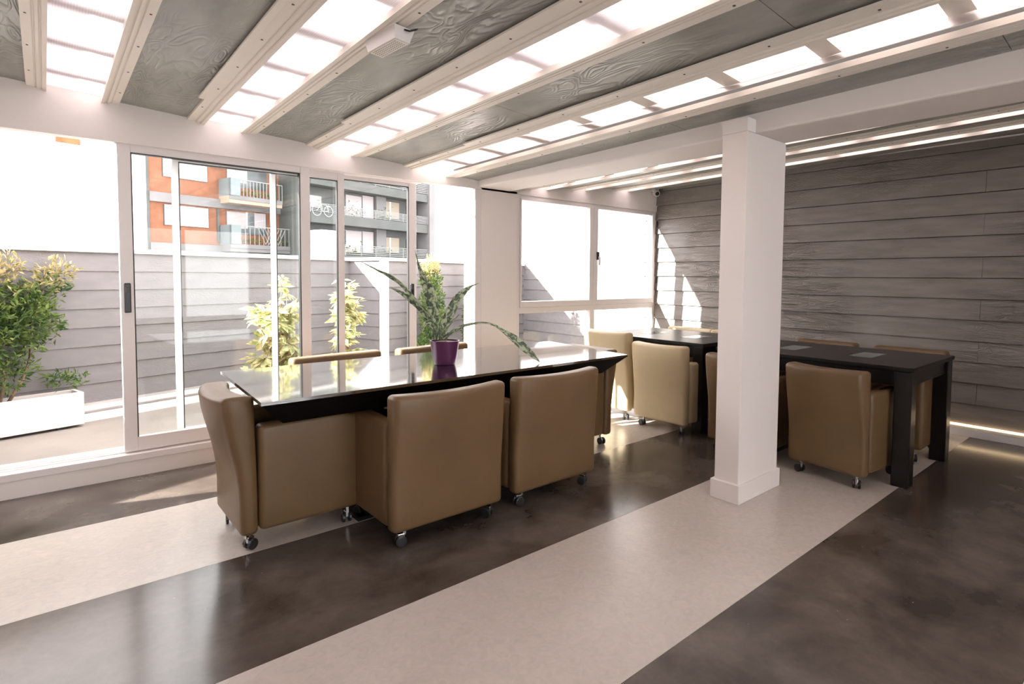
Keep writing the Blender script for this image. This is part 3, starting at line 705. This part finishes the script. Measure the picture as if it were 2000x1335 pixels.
# ------------------------------------------------------------------ small fittings
def on_ceiling(x, y): return Vector((x, y, zc(x, y)))
em = empty('emergency_light', (1.165, 2.31, zc(1.165, 2.31)-.02)); tag(em, 'white emergency light box with rows of LEDs on the ceiling', 'light')
em.rotation_euler = (0, math.atan(.062), math.radians(4))
bm = bmesh.new(); hexa(bm, [(-.036, -.112, -.052), (.036, -.112, -.052), (.036, .112, -.052), (-.036, .112, -.052)], [(-.048, -.125, 0), (.048, -.125, 0), (.048, .125, 0), (-.048, .125, 0)]); done(bm, 'housing', 'alu_white', em)
box('lens', (-.030, -.104, -.055), (.030, .104, -.052), 'led_plastic', em, .001)
bm = bmesh.new()
for i in range(5):
    for j in range(14): x, y = -.022+.011*i, -.09+.0138*j; badd(bm, (x-.002, y-.002, -.0562), (x+.002, y+.002, -.055))
tag(done(bm, 'led_dots', 'beige_panel', em), None, kind='stuff')
bm = bmesh.new(); tube(bm, [(0.0, -.125, -.01), (.01, -.15, -.02), (.03, -.165, -.012), (.045, -.15, .0)], .004, 6); tube(bm, [(.048, -.04, -.012), (.07, -.03, -.014), (.085, -.02, .0)], .004, 6); done(bm, 'cable', 'black_plastic', em)
sc_ = empty('security_camera', (5.80, YF-.002, 2.375)); tag(sc_, 'white dome-eye security camera in the window corner', 'camera')
bm = bmesh.new(); badd(bm, (-.055, -.05, .0), (.05, .0, .055), .008); done(bm, 'mount', 'alu_white', sc_)
bm = bmesh.new(); secs = []
ax = Vector((-.55, -.75, -.35)).normalized(); sx = ax.cross(Vector((0, 0, 1))).normalized(); sy = ax.cross(sx); c0 = Vector((-.005, -.045, -.012))
for t, r in ((-.055, .02), (-.045, .034), (-.02, .042), (.02, .042), (.045, .036), (.052, .03)): secs.append([c0+ax*t+(sx*math.cos(2*math.pi*k/20)+sy*math.sin(2*math.pi*k/20))*r for k in range(20)])
loft(bm, secs); done(bm, 'body', 'alu_white', sc_, True)
bm = bmesh.new(); loft(bm, [[c0+ax*t+(sx*math.cos(2*math.pi*k/16)+sy*math.sin(2*math.pi*k/16))*r for k in range(16)] for t, r in ((.05, .026), (.056, .024))]); done(bm, 'lens', 'black_plastic', sc_)

# ------------------------------------------------------------------ buildings beyond the fence
struct(box('floor_ground', (-90, 8.9, -.4), (120, 130, -.2), 'ground'))
class Facade:
    """rectangles given as photo pixels, put on a real vertical facade plane"""
    def __init__(s, name, label, px, D, ang):
        d = ray(px, 450); d.z = 0; d.normalize(); s.p0 = d*D; s.ang = ang; s.u = dirv(ang); s.n = Vector((s.u.y, -s.u.x, 0))
        s.root = empty(name, (s.p0.x, s.p0.y, -.2)); s.root.rotation_euler = (0, 0, math.radians(ang)); tag(s.root, label, 'building')
    def uz(s, x, y):
        p = on_plane(x, y, s.p0, s.ang); return (p-s.p0).dot(s.u), p.z+.2
    def rect(s, name, x0, y0, x1, y1, mat, d0, d1, parent=None, bev=0):
        """box: d0..d1 metres in front of the facade (negative: recessed)"""
        xm = (x0+x1)/2; ym = (y0+y1)/2
        u0 = s.uz(x0, ym)[0]; u1 = s.uz(x1, ym)[0]; z1 = s.uz(xm, y0)[1]; z0 = s.uz(xm, y1)[1]
        return s.raw(name, u0, z0, u1, z1, mat, d0, d1, parent)
    def raw(s, name, u0, z0, u1, z1, mat, d0, d1, parent=None):
        return box(name, (u0, -d1, max(z0, 0)), (u1, -d0, z1), mat, parent or s.root)
# brick apartment block (px = 230+.2*zx, 270+.2*zy)
B = Facade('apartment_building', 'orange brick apartment block with grey balconies and roller shutters', 430, 40, FA)
X = lambda v: 230+.2*v
Y = lambda v: 270+.2*v
uL = B.uz(290, 400)[0]; uR = B.uz(597, 400)[0]
B.raw('brick_wall', uL, 0, uR, 16.5, 'brick_orange', -6, 0)
B.raw('edge_pier', uL-.35, 0, uL, 16.5, 'facade_grey', -6, .12)
for (yt, yb) in ((510, 600), (-15, 60), (985, 1075)):
    zt = B.uz(X(640), Y(yt+45))[1]; zb = B.uz(X(640), Y(yb+45))[1]
    B.raw('floor_slab', uL, zb, uR, zt, 'slab_grey', 0, .18)
z_ = B.uz(X(640), Y(1120))[1]; B.raw('lower_wall', uL, 0, uR, z_, 'slab_grey', 0, .1)
def shutter(x0, y0, x1, y1):
    f = B.rect('window', X(x0), Y(y0), X(x1), Y(y1), 'facade_dark', 0, .04)
    u0 = B.uz(X(x0), Y((y0+y1)/2))[0]; u1 = B.uz(X(x1), Y((y0+y1)/2))[0]; zt = B.uz(X((x0+x1)/2), Y(y0))[1]; zb = B.uz(X((x0+x1)/2), Y(y1))[1]
    n = 12
    for k in range(n):
        a = zb+(zt-zb)*k/n; B.raw('shutter_slat', u0+.04, a+.01, u1-.04, a+(zt-zb)/n, 'blind_white', .04, .07, None)
shutter(430, 190, 872, 400); shutter(446, 665, 886, 860)
B.rect('air_conditioner', X(905), Y(215), X(1045), Y(285), 'white_paint', 0, .35)
# balcony openings, doors, railings
for k, (yt, yb) in enumerate(((255, 430), (725, 880))):
    w_ = B.rect('window', X(1060), Y(yt), X(1450), Y(yb+60), 'far_pane', .0, .03)
    B.rect('blind', X(1062), Y(yt), X(1245), Y(yb), 'blind_white' if k == 0 else 'curtain', .03, .06)
    if k: B.rect('blind', X(1330), Y(yt+10), X(1440), Y(yb), 'blind_white', .03, .06); B.rect('sash_bar', X(1246), Y(yt), X(1262), Y(yb), 'white_paint', .03, .07)
    else: B.rect('sash_bar', X(1244), Y(yt), X(1256), Y(yb), 'white_paint', .03, .07); B.rect('awning', X(1060), Y(yt-12), X(1500), Y(yt+8), 'beige_panel', 0, .9)
for k, (yt, yb, xr) in enumerate(((430, 595, 1500), (865, 1050, 1640))):
    z0 = B.uz(X(1200), Y(yb))[1]; z1 = B.uz(X(1200), Y(yt))[1]; u0 = B.uz(X(985), Y(500))[0]; um = B.uz(X(1090), Y(500))[0]; u1 = B.uz(X(xr), Y(500))[0]
    B.raw('balcony_slab', u0, z0-.42, u1, z0, 'render_cream' if k == 0 else 'slab_grey', 0, 1.15)
    B.raw('balcony_front', u0, z0-.20, u1, z0+.05, 'slab_grey', 1.15, 1.2)
    B.raw('balcony_side', u0, z0, u0+.08, z1, 'balcony_panel', .0, 1.2); B.raw('balcony_panel', u0, z0, um, z1, 'balcony_panel', 1.12, 1.2)
    B.raw('handrail', um, z1-.05, u1, z1, 'far_rail', 1.13, 1.2)
    n = 13
    for j in range(n+1):
        u = um+(u1-um)*j/n; B.raw('railing_bar', u-.018, z0, u+.018, z1-.05, 'far_rail', 1.14, 1.18)
    if k:
        bm = bmesh.new(); ua = um+1.6
        for j in range(5):
            for sg in (-1, 1): tube(bm, [(ua+j*.22, -1.24, z0+.1), (ua+j*.22+sg*.5, -1.24, z1-.1)], .02, 4)
        done(bm, 'lattice', 'far_rail', B.root)
    R = random.Random(20+k); bm = bmesh.new()
    for j in range(160):
        p = Vector((R.uniform(um+.1, u1-.2), -1.0+R.uniform(-.12, .12), z0+.12+R.random()*.28)); leaf_quads(bm, p, rnd_dir(R, .6), Vector((0, 0, 1)), .14, .08)
    tag(done(bm, 'balcony_plants', 'shrub_leaf', B.root), None, kind='stuff')
B.rect('downpipe', X(965), Y(690), X(985), Y(1010), 'facade_grey', 0, .12)
for yt, yb in ((345, 470), (750, 870)): B.rect('window', X(1590), Y(yt), X(1735), Y(yb), 'balcony_panel', .0, .06)
B.rect('grey_bay', X(1575), Y(470), X(1650), Y(640), 'slab_grey', 0, .5)
# grey block with long railings (px = 580+.19*zx, 320+.19*zy)
G = Facade('apartment_building', 'grey apartment block with long horizontal balcony railings', 700, 42, FA)
X = lambda v: 580+.19*v
Y = lambda v: 320+.19*v
uL = G.uz(603, 400)[0]; uR = G.uz(X(1325), 400)[0]; uE = G.uz(X(1378), 400)[0]
G.raw('wall', uL, 0, uR, 13, 'facade_grey', -6, -.9)
G.raw('end_pier', uR, 0, uE, 16, 'slab_grey', -6, .4)
ref = 720
def zr(v): return G.uz(X(ref), Y(v))[1]
for k, (rt, rb, sb_) in enumerate(((100, 215, 300), (470, 560, 655), (845, 950, 1050))):
    zt, zb, zs = zr(rt), zr(rb), zr(sb_)
    G.raw('balcony_slab', uL, zs, uR, zb, 'facade_grey', -.9, .25)
    for j in range(6): a = zb+(zt-zb)*(j+1)/6; G.raw('rail', uL, a-.035, uR, a, 'far_rail', .2, .24)
    for j in range(9): u = uL+(uR-uL)*j/8; G.raw('rail_post', u-.03, zb, u+.03, zt, 'far_rail', .16, .2)
    R = random.Random(40+k); bm = bmesh.new()
    for j in range(150):
        p = Vector((R.choice([.12, .35, .62])*(uR-uL)+uL+R.gauss(0, .5), .35+R.uniform(-.15, .15), zb+.1+abs(R.gauss(0, .35)))); leaf_quads(bm, p, rnd_dir(R, .5), Vector((0, 0, 1)), .22, .1)
    tag(done(bm, 'balcony_plants', 'shrub_leaf', G.root), None, kind='stuff')
for yt, yb in ((315, 500), (685, 850)):
    f = G.rect('window', X(578), Y(yt), X(872), Y(yb+60), 'far_pane', -.9, -.86)
    G.rect('curtain', X(585), Y(yt+4), X(742), Y(yb+60), 'curtain', -.86, -.82); G.rect('curtain', X(756), Y(yt+8), X(866), Y(yb+60), 'curtain', -.86, -.82)
    G.rect('window', X(475), Y(yt-10), X(575), Y(yb), 'facade_dark', -.9, -.86)
    G.rect('window', X(985), Y(yt+70), X(1130), Y(yb+60), 'beige_panel', -.9, -.84); G.rect('sash_bar', X(1030), Y(yt+70), X(1042), Y(yb+60), 'white_paint', -.84, -.8)
    G.rect('window', X(1205), Y(yt+90), X(1325), Y(yb+60), 'facade_dark', -.9, -.86)  # recess drawn as a flat dark panel, its shade in the colour
    G.rect('window', X(190), Y(yt), X(335), Y(yb-60), 'curtain', -.9, -.84)
G.rect('column_panel', X(878), Y(300), X(975), Y(1000), 'slab_grey', -.9, -.6)
G.rect('white_annex', X(110), Y(690), X(305), Y(1100), 'render_white', .3, 1.4)
bm = bmesh.new()
ub, zb_ = G.uz(X(235), Y(500))[0], zr(470)
for du in (-.45, .45):
    tube(bm, [(ub+du+.34*math.cos(a*math.pi/8), -.3, zb_-.5+.34*math.sin(a*math.pi/8)) for a in range(17)], .014, 4)
tube(bm, [(ub-.45, -.3, zb_-.5), (ub-.1, -.3, zb_-.1), (ub+.3, -.3, zb_-.1), (ub+.45, -.3, zb_-.5), (ub, -.3, zb_-.55), (ub-.1, -.3, zb_-.1)], .013, 4)
done(bm, 'bicycle', 'white_paint', G.root)
# tall white block and left neighbour
T = Facade('tower_building', 'plain tall white building right of the grey block', 900, 75, FA)
T.raw('wall', T.uz(836, 400)[0], 0, T.uz(1290, 400)[0], 60, 'render_white', -8, 0)
for (x, y, w2, h2) in ((889, 368, 7, 6), (900, 411, 8, 7), (914, 493, 7, 6), (905, 442, 14, 3), (893, 364, 16, 2)): T.rect('window', x, y, x+w2, y+h2, 'blind_white', 0, .05)
N_ = Facade('neighbour_building', 'bright white rendered building left of the brick block', 120, 20, 12)
N_.raw('wall', N_.uz(-700, 400)[0], 0, N_.uz(286, 400)[0], 11.5, 'render_white', -5, 0)
N_.rect('exposed_brick', 108, 262, 156, 280, 'old_brick', 0, .03)
for x, y in ((208, 306), (211, 397)): f = N_.rect('window', x, y, x+9, y+13, 'render_cream', 0, .06)
N_.raw('low_wall', N_.uz(-700, 400)[0], 0, N_.uz(165, 450)[0], N_.uz(100, 408)[1], 'render_white', 0, 1.6)
N_.rect('wall_end', 164, 425, 167, 560, 'render_cream', 1.0, 1.62)
